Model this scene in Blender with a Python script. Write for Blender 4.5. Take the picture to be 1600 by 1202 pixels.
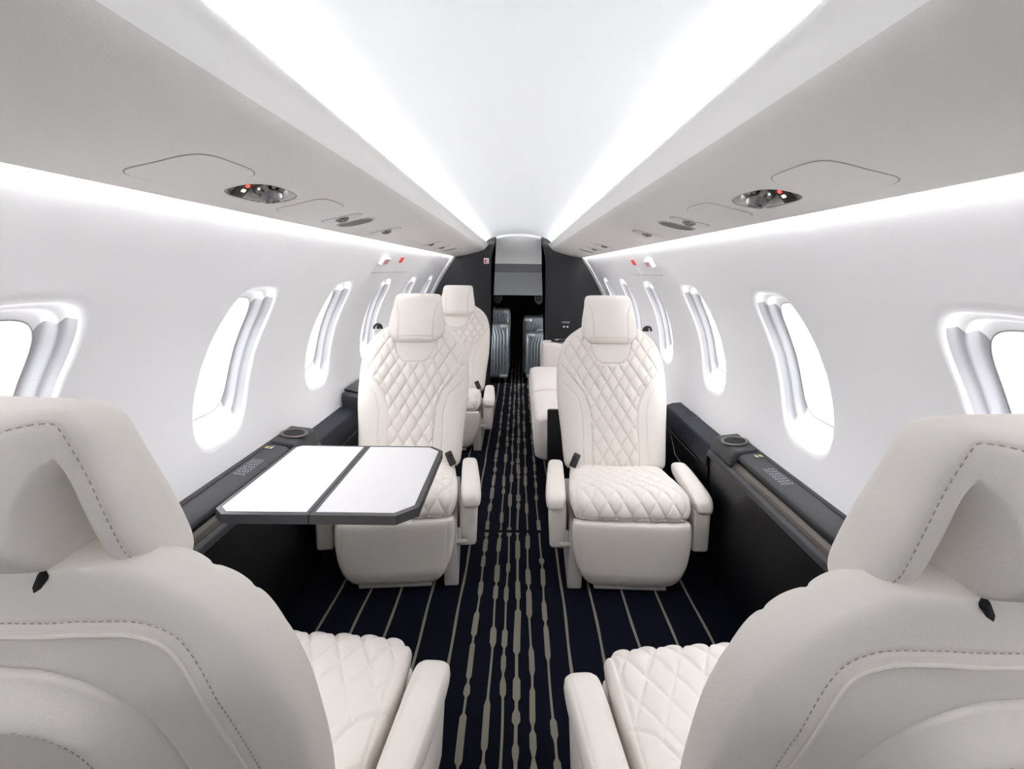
import bpy, bmesh, math, random
import numpy as np
from mathutils import Vector, Matrix
random.seed(7); rng = np.random.RandomState(3)
S = bpy.context.scene
for o in list(bpy.data.objects): bpy.data.objects.remove(o)
C = S.collection
PI = math.pi

# ------------------------------------------------------------------ camera, world, exposure
cd = bpy.data.cameras.new('camera'); cam = bpy.data.objects.new('camera', cd); C.objects.link(cam)
cd.sensor_fit = 'HORIZONTAL'; cd.sensor_width = 36.0; cd.lens = 36.0*800/1600
cd.shift_x = -12/1600; cd.shift_y = -179/1600; cd.clip_start = 0.02
cam.matrix_world = Matrix.Translation((0, 0, 1.15)) @ Matrix.Rotation(PI/2, 4, 'X') @ Matrix.Rotation(math.radians(0.6), 4, 'Z')
S.camera = cam
w = bpy.data.worlds.new('overcast_daylight'); S.world = w; w.use_nodes = True
bg = w.node_tree.nodes['Background']; bg.inputs[0].default_value = (0.97, 0.98, 1.0, 1)
# overcast daylight: the sky is brighter overhead, and the pale apron below throws light back up
_n = w.node_tree.nodes; _l = w.node_tree.links
_g = _n.new('ShaderNodeTexCoord'); _s = _n.new('ShaderNodeSeparateXYZ'); _a = _n.new('ShaderNodeMath'); _a.operation = 'POWER'; _a.inputs[1].default_value = 2.0
_m = _n.new('ShaderNodeMath'); _m.operation = 'MULTIPLY_ADD'; _m.inputs[1].default_value = 3.2; _m.inputs[2].default_value = 0.26
_l.new(_g.outputs['Generated'], _s.inputs[0]); _l.new(_s.outputs['Z'], _a.inputs[0]); _l.new(_a.outputs[0], _m.inputs[0]); _l.new(_m.outputs[0], bg.inputs[1])
S.view_settings.view_transform = 'Standard'; S.view_settings.look = 'None'
S.view_settings.gamma = 1.0; S.view_settings.use_curve_mapping = False
S.view_settings.exposure = 2.2
COVE_UP, COVE_LOW = 2.7, 8.5      # strength of the two pairs of LED cove strips
try:
    S.cycles.max_bounces = 10; S.cycles.diffuse_bounces = 8; S.cycles.glossy_bounces = 5; S.cycles.transparent_max_bounces = 10
except Exception: pass

XC = -0.013; Y0 = -1.05; YB = 4.98

# ------------------------------------------------------------------ materials
def mat(name, col, rough=0.5, metal=0.0, bump=0.0, bscale=300.0, var=0.0, emit=None, estr=0.0, spec=0.5, sheen=0.0, coat=0.0):
    m = bpy.data.materials.new(name); m.use_nodes = True
    nt = m.node_tree; b = nt.nodes['Principled BSDF']
    b.inputs['Base Color'].default_value = (*col, 1); b.inputs['Roughness'].default_value = rough
    b.inputs['Metallic'].default_value = metal; b.inputs['Specular IOR Level'].default_value = spec
    if sheen: b.inputs['Sheen Weight'].default_value = sheen
    if coat: b.inputs['Coat Weight'].default_value = coat
    if emit: b.inputs['Emission Color'].default_value = (*emit, 1); b.inputs['Emission Strength'].default_value = estr
    tc = nt.nodes.new('ShaderNodeTexCoord')
    if bump or var:
        n = nt.nodes.new('ShaderNodeTexNoise'); n.inputs['Scale'].default_value = bscale; n.inputs['Detail'].default_value = 4
        nt.links.new(tc.outputs['Object'], n.inputs['Vector'])
        if bump:
            bp = nt.nodes.new('ShaderNodeBump'); bp.inputs['Strength'].default_value = bump; bp.inputs['Distance'].default_value = 0.001
            nt.links.new(n.outputs['Fac'], bp.inputs['Height']); nt.links.new(bp.outputs['Normal'], b.inputs['Normal'])
        if var:
            mx = nt.nodes.new('ShaderNodeMix'); mx.data_type = 'RGBA'
            mx.inputs[6].default_value = (*[c*(1-var) for c in col], 1); mx.inputs[7].default_value = (*[min(1, c*(1+var)) for c in col], 1)
            nt.links.new(n.outputs['Fac'], mx.inputs[0]); nt.links.new(mx.outputs[2], b.inputs['Base Color'])
    return m
M = {}
M['leather'] = mat('ivory_leather', (0.795, 0.748, 0.698), 0.46, bump=0.25, bscale=420, spec=0.4)
M['stitch'] = mat('beige_thread', (0.42, 0.38, 0.34), 0.8)
M['seatplastic'] = mat('warm_grey_trim', (0.52, 0.50, 0.48), 0.45)
M['wall'] = mat('white_wall_panel', (0.86, 0.86, 0.875), 0.55, bump=0.05, bscale=200)
M['ceil'] = mat('white_headliner', (0.82, 0.835, 0.85), 0.5, bump=0.05, bscale=250)
M['psu'] = mat('pale_grey_ultraleather', (0.70, 0.68, 0.66), 0.6, bump=0.35, bscale=330)
M['liplight'] = mat('brightened_lip_face', (0.86, 0.85, 0.84), 0.5)  # lip of the overhead panel coloured whiter to stand for light on it
M['jambshadow'] = mat('window_jamb_shading', (0.38, 0.38, 0.40), 0.5)  # shade on the window side jambs put in as a darker grey
M['bracketgrey'] = mat('dark_grey_bracket', (0.03, 0.03, 0.034), 0.6)
M['gap'] = mat('grey_panel_gap', (0.27, 0.26, 0.25), 0.8)
M['black'] = mat('black_laminate', (0.006, 0.006, 0.0075), 0.38, var=0.1, bscale=20, spec=.3)
M['blackmatte'] = mat('black_lining', (0.008, 0.008, 0.009), 0.85)
M['bulk'] = mat('charcoal_bulkhead', (0.020, 0.0195, 0.022), 0.5, bump=0.1, bscale=200)
M['charcoal'] = mat('charcoal_console_top', (0.036, 0.036, 0.040), 0.5, bump=0.3, bscale=500, spec=.3)
M['navy'] = mat('navy_leather', (0.008, 0.010, 0.018), 0.55, bump=0.4, bscale=350, spec=.25)
M['gun'] = mat('gunmetal_trim', (0.15, 0.135, 0.12), 0.36, metal=0.9)
M['chrome'] = mat('polished_chrome', (0.75, 0.74, 0.72), 0.10, metal=1.0)
M['darkchrome'] = mat('dark_chrome', (0.22, 0.21, 0.21), 0.18, metal=1.0)
M['tablewhite'] = mat('white_table_laminate', (0.80, 0.79, 0.80), 0.42)
M['tableframe'] = mat('dark_table_edge', (0.045, 0.045, 0.05), 0.35)
M['silver'] = mat('silver_line', (0.6, 0.6, 0.6), 0.35, metal=0.6)
M['fabric'] = mat('blush_boucle_fabric', (0.82, 0.755, 0.725), 0.95, bump=0.9, bscale=260, var=0.06, sheen=0.3)
M['suit'] = mat('anodised_aluminium', (0.20, 0.225, 0.25), 0.36, metal=0.45)
M['suitlight'] = mat('bright_aluminium', (0.50, 0.52, 0.53), 0.3, metal=0.5)
M['rubber'] = mat('black_rubber', (0.02, 0.02, 0.02), 0.6)
M['red'] = mat('red_ink', (0.75, 0.04, 0.05), 0.5)
M['white'] = mat('white_plastic', (0.85, 0.85, 0.85), 0.4)
M['ink'] = mat('pale_grey_ink', (0.42, 0.44, 0.50), 0.6)
M['yellow'] = mat('yellow_sticker', (0.55, 0.5, 0.15), 0.6)
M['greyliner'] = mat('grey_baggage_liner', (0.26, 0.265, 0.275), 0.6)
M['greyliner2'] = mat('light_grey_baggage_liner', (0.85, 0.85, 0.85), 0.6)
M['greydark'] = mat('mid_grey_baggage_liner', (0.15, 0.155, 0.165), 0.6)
M['carpet'] = mat('navy_carpet', (0.002, 0.003, 0.0085), 0.95, bump=1.0, bscale=700, var=0.35, spec=0.1)
M['carpetline'] = mat('taupe_carpet_stripe', (0.20, 0.185, 0.145), 0.95, bump=1.0, bscale=700, var=0.2, spec=0.1)
M['cove_up'] = mat('upper_cove_led', (1, 1, 1), 0.5, emit=(0.97, 0.98, 1.0), estr=COVE_UP)
M['cove_low'] = mat('lower_cove_led', (1, 1, 1), 0.5, emit=(0.96, 0.97, 1.0), estr=COVE_LOW)
M['ledamber'] = mat('lit_amber_icon', (1, .8, .4), 0.5, emit=(1, .85, .5), estr=0.5)
M['ledred'] = mat('lit_red_icon', (1, .1, .1), 0.5, emit=(1, .05, .03), estr=0.5)
gm = bpy.data.materials.new('window_acrylic'); gm.use_nodes = True
nt = gm.node_tree; nt.nodes.clear()
out = nt.nodes.new('ShaderNodeOutputMaterial'); mx = nt.nodes.new('ShaderNodeMixShader'); tr = nt.nodes.new('ShaderNodeBsdfTransparent')
gl = nt.nodes.new('ShaderNodeBsdfGlossy'); gl.inputs['Roughness'].default_value = 0.02
mx.inputs[0].default_value = 0.05
nt.links.new(tr.outputs[0], mx.inputs[1]); nt.links.new(gl.outputs[0], mx.inputs[2]); nt.links.new(mx.outputs[0], out.inputs[0])
M['glass'] = gm

# ------------------------------------------------------------------ helpers
def mesh_obj(name, verts, faces, m, parent=None, smooth=True, merge=0.0, mats=None, fmat=None, autos=None):
    me = bpy.data.meshes.new(name)
    me.from_pydata([tuple(map(float, v)) for v in verts], [], faces)
    ms = mats or [m]
    for k in ms: me.materials.append(M[k] if isinstance(k, str) else k)
    if fmat is not None: me.polygons.foreach_set('material_index', fmat)
    if merge:
        bm = bmesh.new(); bm.from_mesh(me); bmesh.ops.remove_doubles(bm, verts=bm.verts, dist=merge)
        bmesh.ops.dissolve_degenerate(bm, edges=bm.edges, dist=1e-6)
        bmesh.ops.recalc_face_normals(bm, faces=bm.faces); bm.to_mesh(me); bm.free()
    me.polygons.foreach_set('use_smooth', [smooth]*len(me.polygons))
    if autos is not None:
        me.set_sharp_from_angle(angle=math.radians(autos))
    me.update()
    o = bpy.data.objects.new(name, me); C.objects.link(o)
    if parent: o.parent = parent
    return o
def bm_obj(name, bm, m, parent=None, smooth=True, autos=35):
    me = bpy.data.meshes.new(name); bmesh.ops.recalc_face_normals(bm, faces=bm.faces); bm.to_mesh(me); bm.free()
    for k in (m if isinstance(m, (list, tuple)) else [m]): me.materials.append(M[k])
    me.polygons.foreach_set('use_smooth', [smooth]*len(me.polygons))
    if smooth and autos: me.set_sharp_from_angle(angle=math.radians(autos))
    o = bpy.data.objects.new(name, me); C.objects.link(o)
    if parent: o.parent = parent
    return o
def add_box(bm, c, s, rot=None, bev=0.0, seg=2, mi=0):
    r = bmesh.ops.create_cube(bm, size=1.0)
    vs = r['verts']
    for v in vs: v.co = Vector((v.co.x*s[0], v.co.y*s[1], v.co.z*s[2]))
    fs = set(f for v in vs for f in v.link_faces)
    if bev:
        es = list(set(e for v in vs for e in v.link_edges))
        rr = bmesh.ops.bevel(bm, geom=es, offset=min(bev, min(s)*0.45), segments=seg, affect='EDGES', profile=0.5)
        vs = list(set(v for f in rr['faces'] for v in f.verts) | set(v for v in vs if v.is_valid))
        allv = set(vs)
        for v in list(allv):
            for f in v.link_faces: allv.update(f.verts)
        vs = list(allv)
    for v in vs:
        p = v.co.copy()
        if rot is not None: p = rot @ p
        v.co = p + Vector(c)
    if mi:
        for v in vs:
            for f in v.link_faces: f.material_index = mi
    return vs
def box(name, c, s, m, parent=None, rot=None, bev=0.003, seg=2):
    bm = bmesh.new(); add_box(bm, c, s, rot, bev, seg); return bm_obj(name, bm, m, parent)
def add_tube(bm, pts, r, n=8, closed=False):
    pts = [Vector(p) for p in pts]; N = len(pts); rings = []
    up = None
    for i, p in enumerate(pts):
        if closed: d = pts[(i+1) % N]-pts[i-1]
        else: d = pts[min(i+1, N-1)]-pts[max(i-1, 0)]
        d.normalize()
        if up is None:
            up = d.orthogonal().normalized()
        up = (up - d*up.dot(d)).normalized(); b = d.cross(up)
        rr = r[i] if hasattr(r, '__len__') else r
        rings.append([bm.verts.new(p + (up*math.cos(2*PI*k/n) + b*math.sin(2*PI*k/n))*rr) for k in range(n)])
    M_ = N if closed else N-1
    for i in range(M_):
        a, b2 = rings[i], rings[(i+1) % N]
        for k in range(n): bm.faces.new((a[k], a[(k+1) % n], b2[(k+1) % n], b2[k]))
    if not closed:
        bm.faces.new(rings[0][::-1]); bm.faces.new(rings[-1])
def add_lathe(bm, prof, n=24, mtx=None):
    rings = []
    for r, z in prof:
        rings.append([bm.verts.new((r*math.cos(2*PI*k/n), r*math.sin(2*PI*k/n), z)) for k in range(n)])
    for a, b in zip(rings[:-1], rings[1:]):
        for k in range(n): bm.faces.new((a[k], a[(k+1) % n], b[(k+1) % n], b[k]))
    bm.faces.new(rings[0][::-1]); bm.faces.new(rings[-1])
    if mtx is not None:
        for rg in rings:
            for v in rg: v.co = mtx @ v.co
def add_prism(bm, poly, y0, y1):          # poly in (x,z), extruded along y
    a = [bm.verts.new((x, y0, z)) for x, z in poly]; b = [bm.verts.new((x, y1, z)) for x, z in poly]
    n = len(poly)
    fa = bm.faces.new(a); fb = bm.faces.new(b[::-1])
    for i in range(n): bm.faces.new((a[i], b[i], b[(i+1) % n], a[(i+1) % n]))
    bmesh.ops.triangulate(bm, faces=[fa, fb])
def prism(name, poly, y0, y1, m, parent=None, bev=0.004, smooth=True):
    bm = bmesh.new(); add_prism(bm, poly, y0, y1)
    o = bm_obj(name, bm, m, parent, smooth, 40)
    if bev:
        md = o.modifiers.new('bevel', 'BEVEL'); md.width = bev; md.segments = 2; md.limit_method = 'ANGLE'; md.angle_limit = math.radians(30)
    return o
def tag(o, label=None, cat=None, group=None, kind=None):
    if label: o['label'] = label
    if cat: o['category'] = cat
    if group: o['group'] = group
    if kind: o['kind'] = kind
    return o
def thing(name, loc, label, cat, group=None, rz=0.0):
    o = bpy.data.objects.new(name, None); C.objects.link(o); o.location = loc; o.rotation_euler = (0, 0, rz); o.empty_display_size = 0.1
    return tag(o, label, cat, group)
def struct(o, label=None, cat=None):
    o['kind'] = 'structure'
    if label: o['label'] = label
    if cat: o['category'] = cat
    return o
def text_bm(txt, size, bold=0.0):
    cu = bpy.data.curves.new('t', 'FONT'); cu.body = txt; cu.size = size; cu.align_x = 'CENTER'; cu.align_y = 'CENTER'; cu.offset = bold
    o = bpy.data.objects.new('t', cu); C.objects.link(o)
    dg = bpy.context.evaluated_depsgraph_get(); me = bpy.data.meshes.new_from_object(o.evaluated_get(dg))
    bm = bmesh.new(); bm.from_mesh(me); bpy.data.objects.remove(o); bpy.data.curves.remove(cu); bpy.data.meshes.remove(me)
    return bm
def catmull(pts, k=10):
    P = [np.array(p, float) for p in pts]; P = [2*P[0]-P[1]] + P + [2*P[-1]-P[-2]]; o = []
    for i in range(1, len(P)-2):
        for t in np.linspace(0, 1, k, endpoint=False):
            a, b, c, d = P[i-1], P[i], P[i+1], P[i+2]
            o.append(0.5*((2*b)+(-a+c)*t+(2*a-5*b+4*c-d)*t*t+(-a+3*b-3*c+d)*t**3))
    o.append(P[-2]); return np.array(o)
class Prof:
    def __init__(s, pts, k=12):
        s.p = catmull(pts, k); d = np.r_[0, np.cumsum(np.linalg.norm(np.diff(s.p, axis=0), axis=1))]; s.d = d; s.L = d[-1]
    def at(s, t): return np.array([np.interp(t, s.d, s.p[:, 0]), np.interp(t, s.d, s.p[:, 1])])
    def nrm(s, t):
        a = s.at(max(t-.006, 0)); b = s.at(min(t+.006, s.L)); d = (b-a)/np.linalg.norm(b-a); return np.array([-d[1], d[0]])
    def t_of_z(s, z):
        return float(s.d[np.argmin(abs(s.p[:, 1]-z))])
def seg_d(X, Z, pts):
    D = np.full(np.broadcast(X, Z).shape, 1e9)
    for (ax, az), (bx, bz) in zip(pts[:-1], pts[1:]):
        vx, vz = bx-ax, bz-az; L = vx*vx+vz*vz
        t = np.clip(((X-ax)*vx+(Z-az)*vz)/L, 0, 1)
        D = np.minimum(D, np.hypot(X-ax-t*vx, Z-az-t*vz))
    return D
def sstep(x, a, b):
    t = np.clip((x-a)/(b-a), 0, 1); return t*t*(3-2*t)

# ------------------------------------------------------------------ the shell: profiles in (half-width, height)
WALL = Prof([(.600, 1.325), (.640, 1.262), (.690, 1.188), (.735, 1.115), (.800, .994), (.843, .895), (.866, .80), (.874, .70), (.868, .60), (.845, .47), (.82, .38)])
UNDER = Prof([(.322, 1.358), (.328, 1.351), (.338, 1.344), (.358, 1.335), (.39, 1.3235), (.43, 1.312), (.50, 1.293), (.56, 1.281), (.608, 1.272)])
LIP = [(.316, 1.382), (.304, 1.394), (.298, 1.399), (.292, 1.4015), (.286, 1.399), (.288, 1.394), (.299, 1.384), (.311, 1.371), (.322, 1.358)]
TAIL = [(.608, 1.272), (.613, 1.274), (.614, 1.282), (.607, 1.295), (.598, 1.305)]
CEIL = Prof([(0, 1.503), (.08, 1.500), (.16, 1.489), (.23, 1.470), (.285, 1.447), (.325, 1.415), (.347, 1.377)])
def wp(side, Y, t, h=0.0):
    p = WALL.at(t); n = WALL.nrm(t)
    if n[0] < 0: n = -n
    p = p + n*h; return Vector((XC+side*p[0], Y, p[1]))
def up_(side, Y, t, h=0.0):          # h > 0 goes up into the panel
    p = UNDER.at(t); n = UNDER.nrm(t)
    if n[1] < 0: n = -n
    p = p + n*h; return Vector((XC+side*p[0], Y, p[1]))
def ring(n, N=64, ph=0):
    o = []
    for k in range(N):
        a = 2*PI*k/N+ph; c, s = math.cos(a), math.sin(a)
        o.append((math.copysign(abs(c)**(2/n), c), math.copysign(abs(s)**(2/n), s)))
    return o
def cell(V, F, fn, y0, y1, t0, t1, hole, K=10, N=64):
    """patch of a curved surface with a rounded hole (yc, tc, hw, hh, n)"""
    yc, tc, hw, hh, n = hole
    R = ring(n, N); base = len(V)
    # matching points on the rectangle
    Q = []
    for (a, b) in R:
        dy, dt = a*hw, b*hh
        ks = []
        if dy > 1e-9: ks.append((y1-yc)/dy)
        if dy < -1e-9: ks.append((y0-yc)/dy)
        if dt > 1e-9: ks.append((t1-tc)/dt)
        if dt < -1e-9: ks.append((t0-tc)/dt)
        k = min(ks); Q.append([yc+dy*k, tc+dt*k])
    for (cy, ct) in ((y0, t0), (y0, t1), (y1, t0), (y1, t1)):
        i = min(range(N), key=lambda i: (Q[i][0]-cy)**2+(Q[i][1]-ct)**2); Q[i] = [cy, ct]
    TEDGE[:] = sorted(set(round(q[1], 7) for q in Q if abs(q[0]-y1) < 1e-7))
    EDGE.extend(q[0] for q in Q if abs(q[1]-t0) < 1e-7 or abs(q[1]-t1) < 1e-7)
    for k in range(K+1):
        f = (k/K)**1.3
        for i in range(N):
            a, b = R[i]; hy, ht = yc+a*hw, tc+b*hh
            V.append(fn(hy+(Q[i][0]-hy)*f, ht+(Q[i][1]-ht)*f))
    for k in range(K):
        for i in range(N):
            j = (i+1) % N
            F.append((base+k*N+i, base+k*N+j, base+(k+1)*N+j, base+(k+1)*N+i))
EDGE = []; TEDGE = []
def grid(V, F, fn, ys, ts):
    base = len(V)
    for y in ys:
        for t in ts: V.append(fn(y, t))
    nt_ = len(ts)
    for i in range(len(ys)-1):
        for j in range(nt_-1):
            a = base+i*nt_+j; F.append((a, a+1, a+nt_+1, a+nt_))

WT = WALL.t_of_z(.870); HW, HH = .146, .262; WN = 3.8
WY = [y+.035 for y in (-.69, .04, .77, 1.50, 2.23, 2.96, 3.69, 4.42)]
wn = 0
for side, nm in ((-1, 'left'), (1, 'right')):
    V, F = [], []
    fn = lambda y, t, s=side: wp(s, y, t)
    edges = [Y0]+[y-.365 for y in WY[0:1]]+[y+.365 for y in WY]
    grid(V, F, fn, [Y0, Y0+.02], np.linspace(0, WALL.L, 24))
    for y in WY: cell(V, F, fn, y-.365, y+.365, 0, WALL.L, (y, WT, HW, HH, WN), K=12, N=72)
    grid(V, F, fn, [WY[-1]+.365, YB], np.linspace(0, WALL.L, 24))
    o = mesh_obj('wall_'+nm, V, F, 'wall', merge=0.0004)
    md = o.modifiers.new('thickness', 'SOLIDIFY'); md.thickness = 0.004; md.offset = -1 if False else 1
    o.modifiers.remove(md)
    struct(o, 'white curved cabin side wall on the '+nm+' with oval windows', 'wall')
    for y in WY:
        wn += 1
        R = ring(WN, 72); V, F = [], []
        # shallow bowl, then a ridge, then the shade frame and the pane
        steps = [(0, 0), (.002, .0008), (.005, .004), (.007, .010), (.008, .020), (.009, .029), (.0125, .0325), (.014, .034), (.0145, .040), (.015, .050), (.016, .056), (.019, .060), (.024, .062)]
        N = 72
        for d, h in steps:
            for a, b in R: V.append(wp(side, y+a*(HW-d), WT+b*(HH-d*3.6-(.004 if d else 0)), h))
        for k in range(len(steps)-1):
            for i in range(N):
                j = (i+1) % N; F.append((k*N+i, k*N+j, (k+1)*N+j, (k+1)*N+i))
        wo = struct(mesh_obj('window_%d' % wn, V, F, 'wall', merge=0.0001, mats=['wall', 'jambshadow'], fmat=[1 if i//72 >= 3 and abs(R[i % 72][1]) < .86 else 0 for i in range(len(F))]), 'oval cabin window with white moulded reveal in the '+nm+' wall', 'window')
        # dark seal ring and the pane
        bm = bmesh.new(); add_tube(bm, [wp(side, y+a*(HW-.0235), WT+b*(HH-.0886), .062) for a, b in R], .0013, 6, True)
        bm_obj('window_seal', bm, 'gap', wo)
        V, F = [], []; d = .024
        for f in np.linspace(0.0, 1, 8):
            for a, b in R: V.append(wp(side, y+a*(HW-d)*f, WT+b*(HH-d*3.6-.004)*f, .0625))
        for k in range(7):
            for i in range(N):
                j = (i+1) % N; F.append((k*N+i, k*N+j, (k+1)*N+j, (k+1)*N+i))
        mesh_obj('window_pane', V, F, 'glass', wo, merge=0.0004)

# overhead service panels, one long moulding per side, with two recessed reading-light pods
POD = dict(y=1.02, t=.190, hw=.105, hh=.047, n=2.6)
for side, nm in ((-1, 'left'), (1, 'right')):
    V, F = [], []
    fn = lambda y, t, s=side: up_(s, y, t)
    L = UNDER.L; tg = np.linspace(0, L, 20)
    def padcell(p):
        k0 = len(V); cell(V, F, fn, p['y']-.16, p['y']+.16, 0, L, (p['y'], p['t'], p['hw'], p['hh'], p['n']), K=8, N=192)
        return TEDGE
    EDGE.clear()
    ya = np.linspace(Y0, POD['y']-.16, 8); yb_ = np.linspace(POD['y']+.16, YB, 16)
    tg = list(padcell(POD)); grid(V, F, fn, ya, tg); grid(V, F, fn, yb_, tg)
    ys = sorted(set([round(float(v), 6) for v in list(ya)+list(yb_)+EDGE]))
    ys = [v for i, v in enumerate(ys) if i == 0 or v-ys[i-1] > 2e-5]
    F0 = len(F)
    for line in (LIP, TAIL):
        pts = catmull(line, 4); n = len(pts); b0 = len(V)
        for y in ys:
            for x, z in pts: V.append((XC+side*x, y, z))
        for k in range(len(ys)-1):
            for i in range(n-1): F.append((b0+k*n+i, b0+k*n+i+1, b0+(k+1)*n+i+1, b0+(k+1)*n+i))
        if line is LIP: F1 = len(F)
    for p in (POD,):            # the recess bowl
        R = ring(p['n'], 192); b0 = len(V)
        st = [(0, 0), (.002, .001), (.005, .003), (.007, .006), (.009, .02), (.014, .032), (.024, .038), (.044, .040)]
        for d, h in st:
            for a, b in R: V.append(up_(side, p['y']+a*(p['hw']-d), p['t']+b*(p['hh']-min(d, p['hh']-.002)), h))
        for k in range(len(st)-1):
            for i in range(192):
                j = (i+1) % 192; F.append((b0+k*192+i, b0+k*192+j, b0+(k+1)*192+j, b0+(k+1)*192+i))
    FMt = [1 if F0 <= i < F1 else 0 for i in range(len(F))]
    o = mesh_obj('trim_'+('1' if side < 0 else '2'), V, F, 'psu', merge=0.0003, autos=50, mats=['psu', 'liplight'], fmat=FMt)
    struct(o, 'long pale grey overhead service panel along the '+nm+' side of the ceiling', 'overhead panel')
# ceiling
V, F = [], []
pts = [(-x, z) for x, z in CEIL.p[::-1]][:-1]+[(x, z) for x, z in CEIL.p]
for y in (Y0, YB):
    for x, z in pts: V.append((XC+x, y, z))
n = len(pts)
for i in range(n-1): F.append((i, i+1, n+i+1, n+i))
struct(mesh_obj('ceiling', V, F, 'ceil'), 'white arched cabin headliner between the light coves', 'ceiling')
# closing skins above the coves so that no daylight leaks in
for side in (-1, 1):
    V, F = [], []
    sk = [(.345, 1.375), (.352, 1.352), (.40, 1.42), (.50, 1.40), (.60, 1.325), (.57, 1.31), (.598, 1.305)]
    sk = [(.345, 1.377), (.40, 1.45), (.52, 1.42), (.602, 1.327)]
    for y in (Y0, YB):
        for x, z in sk: V.append((XC+side*x, y, z))
    for i in range(len(sk)-1): F.append((i, i+1, len(sk)+i+1, len(sk)+i))
    struct(mesh_obj('trim_'+('3' if side < 0 else '4'), V, F, 'ceil', smooth=False), 'white inner lining above the overhead panel', 'lining')
# LED strips
for side, nm in ((-1, 'left'), (1, 'right')):
    x1, z1, x2, z2 = .324, 1.380, .342, 1.384
    bm = bmesh.new(); add_prism(bm, [(XC+side*.314, 1.414), (XC+side*.3315, 1.388), (XC+side*.335, 1.390), (XC+side*.317, 1.417)], Y0+.02, YB-.02)
    tag(bm_obj('cove_light', bm, 'cove_up', smooth=False), 'white LED strip in the upper cove where the ceiling meets the '+nm+' overhead panel', 'light')
    bm = bmesh.new(); add_prism(bm, [(XC+side*.6165, 1.2855), (XC+side*.6245, 1.2855), (XC+side*.6195, 1.292), (XC+side*.6105, 1.292)], Y0+.02, YB-.02)
    tag(bm_obj('cove_light', bm, 'cove_low', smooth=False), 'white LED strip glowing along the top of the '+nm+' wall', 'light')

# ------------------------------------------------------------------ floor with woven stripes
V, F, FM = [], [], []
def quad(a, b, c, d, m): 
    k = len(V); V.extend([a, b, c, d]); F.append((k, k+1, k+2, k+3)); FM.append(m)
XF = .80
quad((XC-XF, Y0, 0), (XC+XF, Y0, 0), (XC+XF, 2.2525, 0), (XC-XF, 2.2525, 0), 0)
quad((XC-XF, 2.24, -.004), (XC+XF, 2.24, -.004), (XC+XF, 2.27, -.004), (XC-XF, 2.27, -.004), 0)
quad((XC-XF, 2.2575, 0), (XC+XF, 2.2575, 0), (XC+XF, 6.6, 0), (XC-XF, 6.6, 0), 0)
def stripe(x, wfun, ph):
    ys = np.arange(Y0, 6.5, .012); k0 = len(V)
    for y in ys:
        c = x+.0016*math.sin(y*7+ph)+.001*math.sin(y*17+ph*2); ww = wfun(y)
        V.append((c-ww, y, .0012)); V.append((c+ww, y, .0012))
    for i in range(len(ys)-1):
        if 2.238 < ys[i] < 2.260: continue
        a = k0+2*i; F.append((a, a+1, a+3, a+2)); FM.append(1)
for i, x in enumerate([-.195, .162, -.300, -.410, -.520, .262, .378, .50, -.63, .61]):
    stripe(x, lambda y: .0042+.0004*math.sin(y*31), i*1.7)
for i, x in enumerate([-.131, -.073, -.034, .004, .045, .097]):
    beads = []; y = Y0+random.random()*.2
    while y < 6.5:
        ln = random.choice([.04, .06, .08, .11, .14, .20 if i == 3 else .10]); beads.append((y, y+ln, .0075+random.random()*.0025 + (.001 if i == 3 else 0)))
        y += ln+random.choice([.02, .03, .05, .09, .14, .2])
    def wf(y, b=beads, i=i):
        ww = .0032 if i != 3 else .0045
        for a, c, h in b:
            if a <= y <= c:
                e = min(y-a, c-y); ww = max(ww, .0032+(h-.0032)*min(1, (e/.008)**.5 if e > 0 else 0))
        return ww
    stripe(x, wf, i*2.3+1)
struct(mesh_obj('floor', V, F, 'carpet', smooth=False, mats=['carpet', 'carpetline'], fmat=FM), 'navy carpet with taupe beaded stripes along the aisle', 'floor')

# ------------------------------------------------------------------ aft bulkhead with doorway, baggage bay, forward bulkhead
def halfpoly(side, xin, zin):
    P = []
    for x, z in CEIL.p:
        if x >= xin: P.append((XC+side*x, z))
    P += [(XC+side*x, z) for x, z in [(.40, 1.45), (.52, 1.42)]]
    P += [(XC+side*x, z) for x, z in WALL.p]
    P += [(XC+side*.79, .2), (XC+side*.70, 0)]
    return P
for side, nm in ((-1, 'left'), (1, 'right')):
    P = [(XC+side*.265, 0), (XC+side*.265, 1.26), (XC+side*.218, 1.468)]+halfpoly(side, .23, 0)
    o = prism('wall_back_'+nm, P, YB, YB+.05, 'bulk', bev=0, smooth=False)
    struct(o, 'charcoal aft bulkhead panel on the '+nm+' of the doorway', 'bulkhead')
    # pale arch moulding that frames the bulkhead
    V, F = [], []; ts = np.linspace(.03, WALL.L, 40)
    prof = [(0, -.10), (.006, -.10), (.014, -.05), (.020, 0)]
    for t in ts:
        for h, yy in prof: V.append(wp(side, YB+yy, t, -h))
    for i in range(len(ts)-1):
        for j in range(3): a = i*4+j; F.append((a, a+1, a+5, a+4))
    struct(mesh_obj('trim_'+('5' if side < 0 else '6'), V, F, 'wall'), 'white arched moulding where the '+nm+' wall meets the bulkhead', 'moulding')
    # doorway edge moulding
    bm = bmesh.new(); add_tube(bm, [(XC+side*.266, YB-.001, .0), (XC+side*.266, YB-.001, 1.26), (XC+side*.219, YB-.001, 1.468)], .004, 8)
    struct(bm_obj('trim_'+('7' if side < 0 else '8'), bm, 'bulk'), 'thin dark edging on the '+nm+' jamb', 'edging')
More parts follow.
